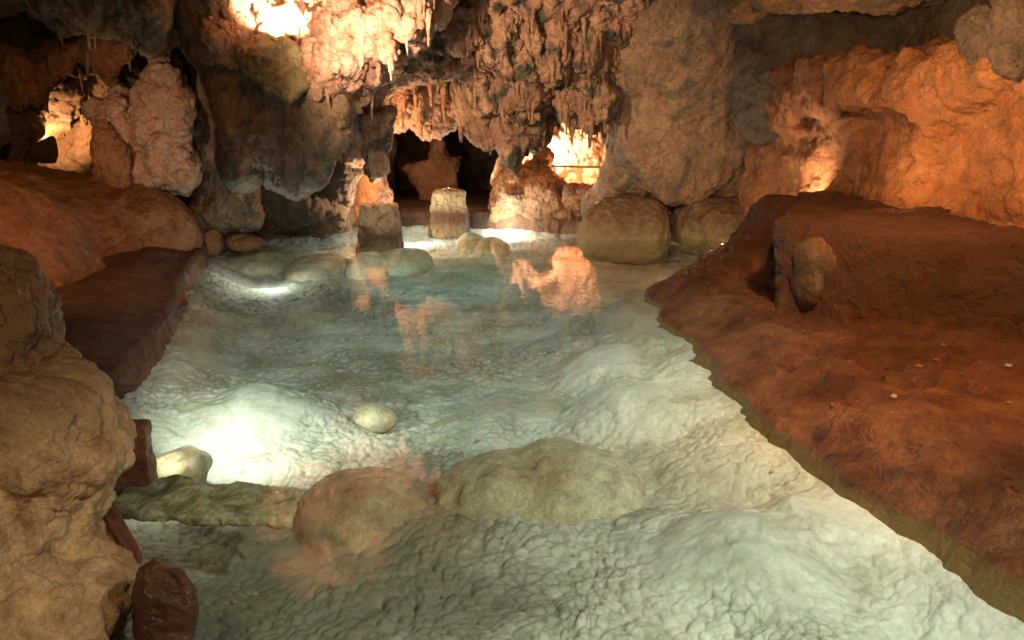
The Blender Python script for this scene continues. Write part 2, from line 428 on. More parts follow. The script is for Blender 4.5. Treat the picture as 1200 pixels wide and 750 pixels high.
PATH = [W(60, 470, .25), W(112, 432, .25), W(165, 388, .25), W(208, 335, .25), W(215, 308, .25), W(228, 292, .25), W(240, 278, .12), W(290, 264, .06), W(420, 251, .0), W(700, 249, .0)]
PATH = np.array([(-3.2, 2.0), (-2.9, 3.6)] + [(p[0]-.10, p[1]) for p in PATH[1:6]] + [(p[0], p[1]) for p in PATH[6:]] + [(1.6, 26), (-9, 26), (-9, 2)], f32)
SHORE = np.array([(2.6, -2), (2.5, 1), (2.3, 2), (2.1, 2.86), (2.01, 3.28), (1.85, 3.54), (1.71, 4.05), (1.6, 4.71), (1.59, 5.59), (1.58, 6.7), (1.52, 7.7), (1.5, 8.5),
                  (1.85, 9.26), (2.62, 10.82), (3.27, 12.02), (4.2, 13), (7, 14), (7, -2)], f32)
def bank_dist(x, y):
    n = .15*fbm(np.stack([x*1.3, y*1.3, 0*x], 1), 4, 91) + .06*fbm(np.stack([x*6, y*6, 0*x], 1), 4, 95)
    return -poly_sd(x, y, SHORE) + n*1.3

def dome(x, y, c, rx, ry, h, p=2.0):
    q = ((x-c[0])/rx)**2 + ((y-c[1])/ry)**2
    return h*np.maximum(1-q, 0)**1.6*1.15
def floor_z(x, y, parts=False):
    p3 = lambda s, o=0: np.stack([x*s, y*s, np.full_like(x, o)], 1)
    z = np.full(len(x), -.40, f32) - .04*sstep(6, 12, y) + .10*fbm(p3(.7), 3, 5)
    # shelf along the right shore
    d = bank_dist(x, y)
    z += .16*sstep(-1.4, -.5, d)*sstep(12, 8, y) + .15*sstep(-.5, -.08, d)*sstep(13, 9, y)
    z += .24*sstep(.75, .05, poly_sd(x, y, PATH) - .12*fbm(p3(1.6), 3, 61))
    # mounds of pale calcite
    for (px, py, rp, rd, h) in [(740, 490, 95, .6, .11), (700, 435, 60, .6, .08), (790, 500, 50, .4, .06), (760, 420, 90, .9, .06), (860, 660, 210, .75, .10), (635, 600, 190, .9, .07), (440, 610, 130, .8, .05),
                                (720, 380, 90, 1.0, .10), (640, 400, 60, .6, .05), (830, 560, 70, .5, .08), (560, 480, 70, .5, .05), (300, 470, 110, .6, .12), (650, 720, 110, .3, .06)]:
        c = W(px, py, -.3); z += dome(x, y, c, rp*c[1]/F*1.1, rd, h, 1.3)
    # dark hollow at the lower left
    c = W(330, 640, -.5); z -= .16*np.exp(-(((x-c[0])/.8)**2 + ((y-c[1])/.7)**2))
    warp = p3(1) + .12*np.stack([perlin(p3(2.1), 3), perlin(p3(2.1), 4), 0*x], 1)
    big = sstep(-.25, .3, fbm(p3(.8), 2, 33))
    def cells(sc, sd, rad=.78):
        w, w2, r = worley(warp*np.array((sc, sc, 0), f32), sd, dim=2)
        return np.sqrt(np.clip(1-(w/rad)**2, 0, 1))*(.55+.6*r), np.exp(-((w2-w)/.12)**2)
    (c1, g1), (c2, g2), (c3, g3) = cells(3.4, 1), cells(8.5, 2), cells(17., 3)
    cob = sstep(-.3, .15, fbm(p3(.9, 3), 2, 37) + .35*sstep(.9, -.1, x)*sstep(7, 3, y) - .2*sstep(.2, .9, x))
    edge = sstep(-.02, -.16, d); c4, g4 = cells(31., 4)
    pl = np.zeros(len(x), f32)
    for (px, py, rp, rd) in [(735, 480, 85, .55), (700, 430, 60, .5), (860, 665, 130, .4), (760, 400, 70, .9), (620, 470, 40, .3), (960, 640, 70, .3), (300, 480, 80, .5)]:
        cc = W(px, py, -.3); pl = np.maximum(pl, np.exp(-((x-cc[0])/(rp*cc[1]/F))**2 - ((y-cc[1])/rd)**2))
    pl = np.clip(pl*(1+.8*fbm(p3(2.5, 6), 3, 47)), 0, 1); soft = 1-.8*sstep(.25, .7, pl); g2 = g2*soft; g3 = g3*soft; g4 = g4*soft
    z += .05*pl
    z += soft*edge*(.045*big*(1-.5*cob)*c1 + (.012+.010*cob)*c2 + (.015+.010*cob)*c3 + (.004+.003*cob)*c4 - .055) + .010*fbm(p3(3.0), 4, 8)
    z = np.where(d > -.5, np.minimum(z, -.055 - .02*edge), z)
    z = np.minimum(z, -.06)
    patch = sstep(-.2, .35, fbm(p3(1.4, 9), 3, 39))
    silt_dark = (.25+.75*patch)*(.3*g1*big + .5*g2*(.4+.6*cob) + .5*g3*(.45+.55*cob) + .2*g4).astype(f32)  # olive sediment in the seams, deepened to stand in for crack shade
    for (px, py, rp, rd, a) in [(330, 640, 230, .9, 1.0), (270, 730, 170, .6, .9), (540, 710, 170, .5, .55), (470, 570, 130, .8, .75), (330, 360, 190, 3, .45), (560, 400, 100, 1.2, .45), (520, 330, 150, 2.5, .3), (430, 440, 90, .9, .6)]:  # near-left silt; mid-pool patches darken the floor so reflections show
        c = W(px, py, -.35); silt_dark = silt_dark + a*np.exp(-((x-c[0])/(rp*c[1]/F))**2 - ((y-c[1])/rd)**2)
    silt_dark = np.clip(silt_dark*(1+.9*fbm(p3(2.2), 4, 44)), 0, .9)
    return z, silt_dark
nr, nc = 1150, 1050
yy = 2.0*(17.9/2.0)**(np.linspace(0, 1, nr)); uu = np.linspace(-1, 1, nc)
X = (uu[None, :]*(.70*yy[:, None]+.8)).ravel().astype(f32); Y = np.repeat(yy, nc).astype(f32)
zf, silt_dark = floor_z(X, Y)
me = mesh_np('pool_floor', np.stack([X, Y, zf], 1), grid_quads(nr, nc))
at = me.attributes.new('silt_dark', 'FLOAT', 'POINT'); at.data.foreach_set('value', silt_dark.astype(f32))
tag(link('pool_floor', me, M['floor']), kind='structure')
print('floor %.1fs' % (time.time()-T0))

# right bank of red clay
nr, nc = 620, 420
yy = 1.0*(13.2/1.0)**(np.linspace(0, 1, nr)); xx = np.linspace(1.1, 4.9, nc)
X = np.tile(xx, nr).astype(f32); Y = np.repeat(yy, nc).astype(f32)
d = bank_dist(X, Y)
p3 = lambda s, o=0: np.stack([X*s, Y*s, np.full_like(X, o)], 1)
terr = .05*np.floor(d/.16 + .8*fbm(p3(1.5), 3, 71))/3
zb = np.where(d < 0, np.maximum(d*1.9 + .012, -.5-.0*d), .012 + .03*sstep(0, .04, d) + .09*sstep(.05, .6, d) + .20*sstep(.75, 1.6, d) + .10*sstep(1.4, 2.3, d))
zb += np.where(d > 0, sstep(0, .35, d), 0)*(.07*fbm(p3(2.3), 4, 72) + .05*ridged(np.stack([X*3.5+Y*2, Y*1.2-X, 0*X], 1), 3, 74) + .03*fbm(p3(9), 4, 73) + .012*fbm(p3(26), 3, 75) + .11*sstep(1.5, .5, d)*ridged(np.stack([X*2.6+Y*1.6, Y*.9-X*.8, 0*X], 1), 4, 77))
V = np.stack([X, Y, zb], 1); Q = grid_quads(nr, nc); Q = Q[(zb[Q] > -.48).any(1)]
tag(link('mud_bank', mesh_np('mud_bank', V, Q), M['clay']), kind='structure')
def bank_z(x, y):
    i = int(np.clip(np.searchsorted(yy, y), 0, nr-1)); j = int(np.clip(np.searchsorted(xx, x), 0, nc-1)); return float(zb[i*nc+j])

# trodden path on the left, with a low bank down to the water
nr2, nc2 = 700, 520
yy2 = 2.0*(26/2.0)**(np.linspace(0, 1, nr2)); xx2 = np.linspace(-8.5, 4.6, nc2)
X = np.tile(xx2, nr2).astype(f32); Y = np.repeat(yy2, nc2).astype(f32)
p3 = lambda s, o=0: np.stack([X*s, Y*s, np.full_like(X, o)], 1)
far = sstep(16.7, 16.95, Y)
d = np.maximum(-poly_sd(X, Y, PATH), Y-16.75) + (.12*fbm(p3(1.6), 4, 61) + .05*fbm(p3(6), 3, 66))*(1-far)
zp = np.where(d < 0, np.maximum(.05+d*4, -1.2), .05 + .13*sstep(0, .55, d)*sstep(16, 13, Y) + .03*sstep(0, .3, d)) + .025*fbm(p3(3), 4, 62) + .02*fbm(p3(9), 3, 63)
V = np.stack([X, Y, zp], 1); Q = grid_quads(nr2, nc2); Q = Q[(zp[Q] > -.9).any(1)]
tag(link('path', mesh_np('path', V, Q), M['path']), kind='structure')

# cave ceiling
def ceil_fn(p):
    x, y, z = p[:, 0], p[:, 1], p[:, 2]
    zc = 3.95 - .45*sstep(1.8, 4.6, x)*sstep(2, 6, y) - .55*sstep(-4, -8, x) - .5*sstep(13, 17, y) + .3*fbm(np.stack([x*.5, y*.5, 0*x], 1), 3, 12)
    return np.maximum(zc - z, z - 5.4)
rock('cave_ceiling', [Z(ceil_fn, (-9.5, -2, 1.9), (7, 27, 5.5))], M['arch'], .085, kind='structure', low=[('f', .22, .9), ('r', .12, 1.8)],
     disp=[('f', .06, 2.5), ('r', .05, 3.5)], fine=[('f', .02, 8)], sub=0, seed=3)

# ------------------------------------------------------------------ walls
BUMPY = dict(disp=[('f', .08, 2.2), ('r', .08, 3.4), ('f', .035, 6)], fine=[('f', .03, 9), ('r', .022, 14), ('f', .012, 24)])
DRAPE = dict(disp=[('f', .05, 2.2), ('r', .06, (5, 5, 1.0)), ('b', .04, 3.2)], fine=[('r', .026, (13, 13, 3)), ('f', .02, 11), ('f', .01, 24)])
CORAL = dict(disp=[('f', .06, 2.6), ('b', .09, 4.5)], fine=[('b', .04, 11), ('f', .025, 18), ('r', .012, 26)])
POP = dict(disp=[('f', .05, 2.5), ('b', .06, 3.6)], fine=[('c', .035, 9), ('f', .025, 12), ('f', .01, 25)])

rock('cave_wall', [O([(-420, -120), (300, -120), (430, -60), (440, 130), (400, 262), (-420, 280)], 15.4, 1.6, .4, k=.3),
                   E(40, 60, 13.6, 60, 90, 1.0), E(150, 30, 13.6, 80, 45, .9), E(240, 120, 13.8, 35, 120, .7), E(-60, 120, 12.6, 90, 120, 1.0), E(-150, 100, 10.5, 120, 200, 1.2),
                   E(215, 222, 13.5, 14, 26, .3), E(235, 200, 13.5, 12, 34, .3), E(258, 235, 13.6, 16, 18, .3), E(310, 225, 13.7, 24, 30, .35), E(350, 242, 13.8, 26, 16, .4), E(285, 246, 13.7, 18, 12, .3)],
     M['dark'], .055, 'dark craggy rock wall behind the red brown mound at the left', 'cave wall', low=[('r', .22, .9), ('f', .15, 1.6)], seed=5, cuts=[], **BUMPY)
rock('cave_wall', [O([(-600, 700), (-600, -260), (-130, -200), (-60, 60), (-90, 300)], 8.5, 3.2, .6)], M['dark'], .10,
     'brown side wall of the cave at the far left edge', 'cave wall', low=[('f', .2, 1)], seed=6, sub=0, disp=BUMPY['disp'])
rock('cave_wall', [K([(-9.5, 22.5), (6, 22.5), (6, 27), (-9.5, 27)], -1, 5.3, .3), K([(2.5, 16.9), (6, 13.5), (7, 24), (2.6, 24)], -1, 5.3, .3), K([(-9.5, 17), (-4.2, 17.2), (-3.0, 20), (-4, 25), (-9.5, 25)], -1, 5.3, .3)],
     M['dark'], .11, 'blackish end wall deep in the dark passage', 'cave wall', low=[('r', .25, .7)], seed=7, sub=0, disp=BUMPY['disp'])

# left side pieces
rock('hanging_rock', [O([(20, -90), (196, -90), (196, 20), (186, 45), (178, 60), (160, 46), (140, 36), (110, 31), (75, 32), (38, 8)], 10.6, .6, .2, -.6)], M['pillar'], .05,
     'grey brown rock hanging from the ceiling at the upper left corner', 'hanging rock', low=[('f', .12, 2), ('r', .12, 2.2)], seed=8, **BUMPY)
rock('stalactite', [O([(210, -70), (270, -70), (268, 35), (256, 70), (240, 78), (222, 60), (213, 20)], 11.0, .4, .22, -.3)], M['pillar'], .045,
     'broad grey blunt stalactite left of the glaring lit hollow', 'stalactite', low=[('f', .08, 2), ('r', .07, 3)], seed=9, **DRAPE)
rock('hanging_rock', [O([(40, 75), (62, 58), (100, 50), (140, 50), (147, 62), (133, 72), (127, 93), (118, 76), (105, 70), (90, 60), (75, 78), (60, 95), (45, 110), (20, 120), (5, 100), (0, 60)], 12.2, .35, .12)], M['ochre'], .04,
     'ragged brown fringe of rock above the small lamp nook', 'hanging rock', low=[('r', .14, 3)], seed=10, **DRAPE)
rock('coral_formation', [O([(110, 128), (140, 116), (150, 140), (172, 92), (188, 70), (205, 80), (222, 130), (214, 160), (228, 205), (215, 222), (190, 214), (165, 226), (140, 212), (148, 180), (146, 158), (122, 146)], 12.2, .55, .2)], M['pink'], .035,
     'pinkish coral textured outcrop lit up on the dark left wall', 'rock formation', low=[('f', .1, 2.5)], seed=11, **CORAL)
rock('stalagmite', [C(P(131, 222, 11.4), P(131, 178, 11.4), .21, .16), C(P(127, 180, 11.4), P(118, 150, 11.4), .13, .05)], M['ochre'], .03,
     'short stubby brown stalagmite standing on the left mound', 'stalagmite', seed=12, **DRAPE)
rock('rock_mound', [('e', np.array((-6.45, 8.1, -.1)), np.array((1.75, 2.3, 1.55)), None), ('e', np.array((-7.2, 10.8, 0.)), np.array((2.0, 2.4, 1.32)), None), ('e', np.array((-5.9, 11.6, 0.)), np.array((1.2, 1.5, 1.0)), None),
                    ('e', np.array((-5.35, 6.6, -.3)), np.array((1.05, 1.6, 1.0)), None), ('e', np.array((-6.1, 8.6, -.2)), np.array((1.3, 2.6, .8)), None)],
     M['mound'], .05, 'smooth red brown flowstone mound beside the dark path', 'rock mound', k=.4, low=[('f', .1, .9)], seed=13,
     disp=[('f', .05, 1.6), ('r', .035, (1.2, 6, 3))], fine=[('f', .02, 9), ('r', .008, (4, 18, 9))])
rock('rock', [O([(34, 172), (42, 190), (66, 192), (69, 178), (63, 158), (50, 164)], 12.6, .14, .05)], M['dark'], .03,
     'dark angular rock shielding the flame coloured lamp at far left', 'rock', seed=14, disp=[('f', .02, 4)])

rock('rock_pillar', [O([(262, 70), (285, 52), (330, 60), (400, 92), (406, 130), (396, 160), (374, 190), (370, 214), (340, 230), (318, 212), (300, 190), (290, 215), (275, 215), (262, 190), (250, 120), (235, 60)], 11.3, .6, .3, k=.2), O([(225, 40), (300, 60), (300, 262), (232, 262)], 12.9, .5, .3)],
     M['pillar'], .042, 'grey hanging rock mass tapering to a point below the glaring hollow', 'rock pillar', low=[('f', .15, 1.4), ('r', .08, 2.2)], seed=15, **DRAPE)
rock('rock_slab', [O([(278, 64), (304, 46), (330, 40), (346, 50), (366, 84), (372, 100), (342, 124), (320, 112), (295, 92), (283, 78)], 10.65, .2, .14, .3)], M['green'], .03,
     'flat olive green rock slab right under the glaring lit hollow', 'rock slab', seed=16, low=[('f', .07, 2.5)], disp=[('f', .05, 3), ('r', .03, 5)], fine=[('f', .02, 14)])
rock('lit_hollow', [O([(250, -170), (520, -170), (520, 0), (505, 25), (470, 60), (440, 85), (405, 118), (380, 112), (368, 80), (340, 40), (300, 60), (262, 80), (248, 40)], 11.6, .55, .25, -.25),
                    E(388, 78, 10.8, 22, 20, .3), E(440, 40, 10.9, 30, 22, .35), E(400, 30, 10.9, 20, 16, .3), E(470, 20, 10.9, 25, 22, .35), E(268, 40, 10.9, 14, 34, .3)], M['pink'], .038,
     'pink crusted rock hollow glaring white around its hidden lamp', 'rock formation', low=[('r', .18, 1.9), ('f', .12, 2.6)], seed=17, **CORAL)
rock('rock_mound', [O([(366, 262), (372, 190), (384, 172), (402, 162), (425, 160), (440, 185), (452, 215), (458, 262)], 15.4, .55, .25), E(395, 215, 15.0, 18, 38, .3), E(425, 222, 15.0, 18, 32, .3)], M['ochre'], .05,
     'rounded brown bulging rock left of the dark passage mouth', 'rock mound', low=[('f', .12, 2)], seed=18, **POP)

# ------------------------------------------------------------------ arch over the passage
rock('rock_arch', [O([(470, -120), (800, -120), (760, -20), (738, 40), (726, 95), (719, 142), (700, 130), (680, 122), (655, 126), (634, 140), (626, 162), (612, 150), (595, 110), (550, 80), (480, 68), (425, 92), (405, 112), (470, 55), (500, 20)], 13.6, .8, .3, -.9, k=.25),
                   E(560, 40, 12.6, 50, 22, .4), E(640, 60, 12.8, 60, 28, .4), E(690, 110, 13.2, 28, 26, .4), E(600, 100, 13.2, 40, 30, .4), E(520, 65, 13.0, 40, 14, .3)],
     M['arch'], .042, 'broad craggy rock arch spanning above the dark passage', 'rock arch', low=[('r', .26, 1.3), ('f', .14, 2.6)], seed=20, crisp=1.4,
     disp=[('f', .08, 2.2), ('r', .09, 3.2), ('r', .05, (7, 7, 3))], fine=[('f', .035, 8), ('r', .04, (15, 15, 8)), ('c', .03, 12)])
rock('flowstone_curtain', [O([(398, 165), (407, 130), (420, 95), (470, 76), (520, 72), (548, 84), (520, 92), (480, 97), (458, 102), (443, 126), (432, 160), (424, 192), (406, 188)], 13.7, .35, .12)], M['pink'], .035,
     'curved pinkish flowstone rim framing the lit grotto', 'flowstone curtain', low=[('f', .05, 3)], seed=21, **DRAPE)
rock('grotto_backdrop', [O([(415, 85), (570, 80), (572, 150), (545, 128), (522, 150), (500, 158), (478, 142), (455, 152), (430, 160)], 15.3, .35, .12, -.2)], M['pink'], .04,
     'jagged pale rock lit from below inside the small grotto', 'rock formation', low=[('r', .1, 3)], seed=22, **CORAL)
rock('flowstone_curtain', [O([(533, 92), (550, 76), (580, 70), (622, 78), (642, 130), (636, 152), (618, 170), (612, 182), (602, 200), (592, 186), (585, 166), (572, 172), (558, 166), (545, 150), (535, 125)], 13.9, .5, .2)] +
     [C(P(px, y0, 13.5), P(px, y1, 13.5), .14, .07) for px, y0, y1 in ((543, 95, 140), (556, 95, 158), (570, 100, 162), (588, 110, 172), (603, 120, 188))], M['arch'], .035,
     'thick fluted flowstone curtain hanging between the two openings', 'flowstone curtain', low=[('f', .06, 3)], seed=23, **DRAPE)
rock('stalactite', [O([(422, 138), (460, 128), (458, 160), (452, 184), (447, 203), (439, 208), (434, 198), (431, 172)], 13.4, .22, .1)], M['arch'], .03,
     'blunt beige stalactite hanging at the left of the passage mouth', 'stalactite', low=[('f', .05, 4)], seed=24, **DRAPE)
rock('rock', [O([(509, 161), (517, 158), (520, 175), (528, 187), (539, 184), (533, 200), (536, 240), (500, 240), (482, 205), (470, 196), (490, 192), (503, 188)], 19.6, .45, .12)], M['ochre'], .05,
     'dim brown spiked rock standing inside the dark passage', 'rock', low=[('f', .08, 3)], seed=25, **POP)

# alcove on the right of the passage
rock('alcove_wall', [O([(596, 110), (760, 110), (760, 262), (596, 262)], 18.4, .5, .1)], M['pink'], .06,
     'pale pink crusted back wall of the bright alcove', 'cave wall', low=[('r', .1, 1.6)], seed=26, **CORAL)
rock('rock_mound', [O([(574, 262), (578, 222), (588, 200), (618, 192), (642, 190), (652, 214), (676, 230), (700, 226), (724, 236), (724, 262)], 17.3, .55, .2), E(600, 218, 16.8, 18, 22, .3), E(640, 228, 16.8, 26, 24, .3)], M['ochre'], .05,
     'orange brown rock bank under the bright alcove', 'rock mound', low=[('f', .1, 2)], seed=27, **POP)
rock('boulder', [E(637, 187, 17.2, 12, 11, .25)], M['ochre'], .04, 'round brown boulder beside the bright alcove lamp', 'boulder', low=[('f', .04, 4)], seed=28, **POP)
rock('boulder', [E(674, 232, 16.6, 16, 14, .25), E(690, 226, 16.6, 12, 10, .22)], M['ochre'], .04, 'low brown boulder in front of the lower alcove lamp', 'boulder', low=[('f', .04, 4)], seed=29, **POP)
rock('rock_spike', [O([(574, 214), (583, 186), (590, 176), (594, 184), (590, 200), (580, 222)], 17.0, .15, .06)], M['pink'], .03,
     'narrow leaning rock spike lit white at the passage edge', 'rock', seed=30, disp=[('f', .03, 5)])

# ------------------------------------------------------------------ the big pillar
pil = bpy.data.objects.new('rock_pillar', None); col.objects.link(pil); pil.location = (2.9, 13.3, 0)
tag(pil, 'massive grey brown pillar with rounded bulbs dipping into the pool', 'rock pillar')
rock('shaft', [O([(688, 246), (700, 225), (711, 195), (717, 150), (722, 95), (690, 30), (700, -80), (930, -80), (890, 60), (893, 128), (930, 122), (965, 132), (978, 155), (968, 200), (952, 226), (905, 236), (880, 250), (830, 254), (780, 244)], 14.3, 1.2, .7, -.5, k=.3),
               E(800, 120, 13.5, 75, 110, .5), E(930, 180, 13.0, 35, 50, .5)], M['pillar'], .055, parent=pil, low=[('f', .14, 1.2), ('r', .07, (2.4, 2.4, 1.2))], seed=31,
     disp=[('f', .05, 2.6), ('r', .04, (5, 5, 2))], fine=[('f', .024, 8), ('r', .014, 15)])
def bulbm(name, es, seed):
    return rock(name, es, M['bulbs'], .04, parent=pil, k=.08, low=[('f', .07, 2.2)], seed=seed, disp=[('f', .03, 3), ('r', .02, 5)], fine=[('f', .01, 12)])
M['bulbs'] = rockmat('mammillary_calcite', (.06, .038, .024), (.12, .075, .045), (.18, .12, .075), 2.0, (.25, .22, .12), (.55, .75), rough=.6, bump=.2, bscale=12)
M['knob'] = rockmat('grey_green_calcite', (.075, .036, .017), (.105, .065, .033), (.125, .095, .055), 3.0, (.1, .045, .02), (.42, .62), rough=.6, bump=.2, bscale=18)
bulbm('bulb', [E(728, 272, 13.6, 50, 39, .75), E(712, 272, 13.5, 34, 33, .7), E(756, 270, 13.4, 29, 36, .65), E(735, 250, 13.9, 48, 20, .9)], 32)
bulbm('bulb', [E(822, 262, 13.6, 36, 30, .7), E(848, 266, 13.2, 32, 32, .6), E(872, 254, 13.1, 18, 22, .5), E(845, 248, 13.7, 55, 14, .8)], 33)

# ------------------------------------------------------------------ right side
rw = rock('cave_wall', [K([(3.75, 12.8), (4.0, 9.9), (4.15, 8), (4.25, 6.2), (4.4, 2), (4.6, -1.5), (5.6, -1.5), (5.9, 14), (4.9, 13.5)], -.3, 2.62, .3)] +
          [C(P(x0, y0, d0), P(x1, y1, d1), ra, rb) for x0, y0, d0, x1, y1, d1, ra, rb in ((885, 86, 12.4, 1010, 74, 8.9, .12, .06), (1010, 76, 8.95, 1190, 66, 6.5, .06, .07), (885, 110, 12.4, 1060, 94, 8.0, .12, .05), (1060, 94, 8.0, 1200, 92, 6.45, .05, .07), (895, 136, 12.2, 1000, 118, 9.1, .1, .05), (1000, 118, 9.0, 1120, 112, 7.1, .08, .06))] + [
           C((4.2, 8.6, 1.0), (4.0, 7.2, 2.3), .2, .12)],
          M['ochre'], .055, 'tall orange ochre rock wall above the right ledge', 'cave wall', k=.3, low=[('f', .13, .9), ('r', .07, (1.6, 1.6, 3.4))], seed=34,
          disp=[('f', .07, 2.4), ('r', .06, (1.5, 3, 4.5)), ('f', .03, 6)], fine=[('f', .022, 9), ('r', .02, (5, 9, 12)), ('f', .01, 24)])
led = rock('rock_ledge', [K([(2.35, 6.95), (2.75, 6.15), (3.45, 5.25), (3.7, 4.2), (3.9, 2), (4.0, -1), (5.5, -1), (5.5, 10.5), (3.6, 10), (2.9, 8.2)], -.4, 1.0, .07)], M['clay'], .04,
           'long brown rock ledge running below the orange right wall', 'rock ledge', low=[('f', .06, 1.8)], seed=35,
           disp=[('f', .03, 2.5), ('f', .02, 6)], fine=[('f', .014, 12), ('r', .006, 20)])
for nm, es, sd, lb in [('bulbous_rock', [E(966, 300, 6.72, 36, 34, .36), E(946, 332, 6.72, 16, 32, .3), E(992, 298, 6.68, 20, 28, .3)], 36, 'large grey green bulging knob under the left end of the right ledge'),
                       ('bulbous_rock', [E(1046, 306, 6.12, 16, 20, .22), E(1056, 298, 6.14, 13, 14, .2)], 37, 'small grey rounded knob on the wall under the right ledge'),
                       ('bulbous_rock', [E(985, 345, 6.42, 16, 17, .16)], 38, 'faint small bump just below the large knob of the right ledge')]:
    rock(nm, es, M['knob'], .02, lb, 'rock knob', k=.06, seed=sd, disp=[('f', .012, 6)], fine=[('f', .004, 25)], crisp=.3)
rock('rock_mound', [E(915, 285, 9.2, 42, 46, .6), E(885, 310, 9.1, 30, 40, .6), E(940, 275, 9.0, 26, 36, .5), E(905, 250, 9.3, 24, 14, .4), E(855, 330, 8.9, 32, 26, .7)], M['clay'], .035,
     'dark brown lumpy mound on the right bank in front of the hidden lamp', 'rock mound', k=.2, low=[('f', .07, 2.2)], seed=39, **POP)
rock('cave_wall', [K([(5.2, 13), (4.75, 10.5), (4.9, 8.2), (5.0, 6.0), (5.2, -1), (7.5, -1), (7.5, 14)], 1.6, 5.0, .3), K([(3.9, 13.2), (3.3, 11.8), (3.9, 10.9), (4.9, 10.6), (6, 12), (6, 14)], 1.6, 5.0, .3)], M['grey'], .06,
     'dark grey recessed rock above the orange right wall', 'cave wall', k=.3, low=[('f', .2, .8), ('r', .08, 1.8)], seed=40, disp=[('f', .06, 2.5), ('f', .03, 6)], fine=[('f', .022, 9), ('r', .01, 16), ('f', .01, 24)])
rock('hanging_rock', [O([(840, -100), (1110, -100), (1110, -10), (1040, 8), (985, -2), (935, 4), (880, 16), (848, 12)], 8.6, .7, .25, -.3)], M['pillar'], .04,
     'thin brown crusted ridge along the ceiling above the grey recess', 'hanging rock', low=[('f', .1, 2)], seed=49, **DRAPE)
rock('hanging_rock', [O([(1128, 25), (1148, 12), (1166, 20), (1168, 60), (1160, 78), (1140, 72)], 7.0, .2, .08)], M['grey'], .025,
     'greyish rock bulge beside the dark upper right corner', 'hanging rock', low=[('f', .04, 4)], seed=41, **DRAPE)
rock('hanging_rock', [O([(1165, -60), (1290, -60), (1290, 90), (1240, 105), (1195, 85), (1172, 60)], 6.6, .3, .12)], M['grey'], .03,
     'dark rock filling the upper right corner', 'hanging rock', low=[('f', .08, 3)], seed=42, **POP)

# ------------------------------------------------------------------ foreground left
rock('flowstone_column', [E(-52, 395, 3.0, 88, 108, .45), E(20, 520, 2.85, 112, 95, .42), E(-10, 600, 2.8, 120, 110, .45), E(45, 705, 2.62, 122, 62, .4), E(-250, 560, 3.0, 260, 300, .6), E(52, 475, 2.95, 62, 58, .3), E(-40, 800, 2.5, 190, 100, .45)],
     M['flow'], .022, 'beige flowstone column in the left foreground with a brown crust', 'flowstone column', k=.07, low=[('f', .07, 3), ('r', .035, 5)], seed=43, sub=1,
     disp=[('f', .03, 6), ('r', .022, (9, 9, 4)), ('b', .02, 10)], fine=[('f', .012, 20), ('c', .016, 24), ('r', .008, (40, 40, 22)), ('f', .004, 60)])
def boxy(name, c, s, rz, mat, label, cat, seed, rough=.02, vox=.02, tilt=0, parent=None, sub=1):
    ca, sa = math.cos(rz), math.sin(rz)
    ps = [(c[0]+ca*u*s[0]/2-sa*v*s[1]/2, c[1]+sa*u*s[0]/2+ca*v*s[1]/2) for u, v in ((-1, -1), (1, -1), (1, 1), (-1, 1))]
    return rock(name, [K(ps, c[2], c[2]+s[2], min(.03, s[2]*.2))], mat, vox, label, cat, seed=seed, disp=[('f', rough, 5), ('f', rough*.6, 14)], fine=[('f', rough*.35, 30)], pad=.08, sm=1, sub=sub, parent=parent)
b0 = W(140, 566, 0)
boxy('stone_block', (b0[0], b0[1]+.1, -.2), (.24, .2, .48), .25, M['redblock'], 'red brown stone block hiding the bright lamp at the left pool edge', 'stone block', 44, .012, .012)
s0 = W(235, 572, 0)
rock('rock_slab', [K([W(128, 594, 0)[:2], W(232, 602, 0)[:2], W(240, 570, 0)[:2], W(225, 553, 0)[:2], W(150, 556, 0)[:2]], -.07, -.02, .01), K([W(226, 598, 0)[:2], W(338, 600, 0)[:2], W(350, 564, 0)[:2], W(300, 558, 0)[:2], W(240, 560, 0)[:2]], -.085, -.035, .01)], M['slab'], .012,
     'flat greenish rock slab lying just under the water by the lamp block', 'rock slab', k=.03, seed=45, disp=[('f', .03, 3.5), ('f', .014, 9)], fine=[('f', .003, 40)], pad=.06, sm=1)
rock('rock', [O([(158, 800), (158, 705), (166, 668), (184, 655), (214, 667), (229, 690), (227, 725), (216, 800)], 2.5, .13, .035)], M['wet'], .012, 'dark red wet rock at the foot of the flowstone column', 'rock', k=.05, low=[('f', .02, 6)], seed=46, disp=[('f', .01, 8)], fine=[('f', .003, 30)], pad=.1, crisp=.4)
rock('plank', [C(P(118, 580, 2.95), P(158, 655, 2.85), .035, .03)], M['wet'], .01, 'dark wet slanting beam beside the flowstone column', 'beam', seed=47, disp=[('f', .008, 10)])

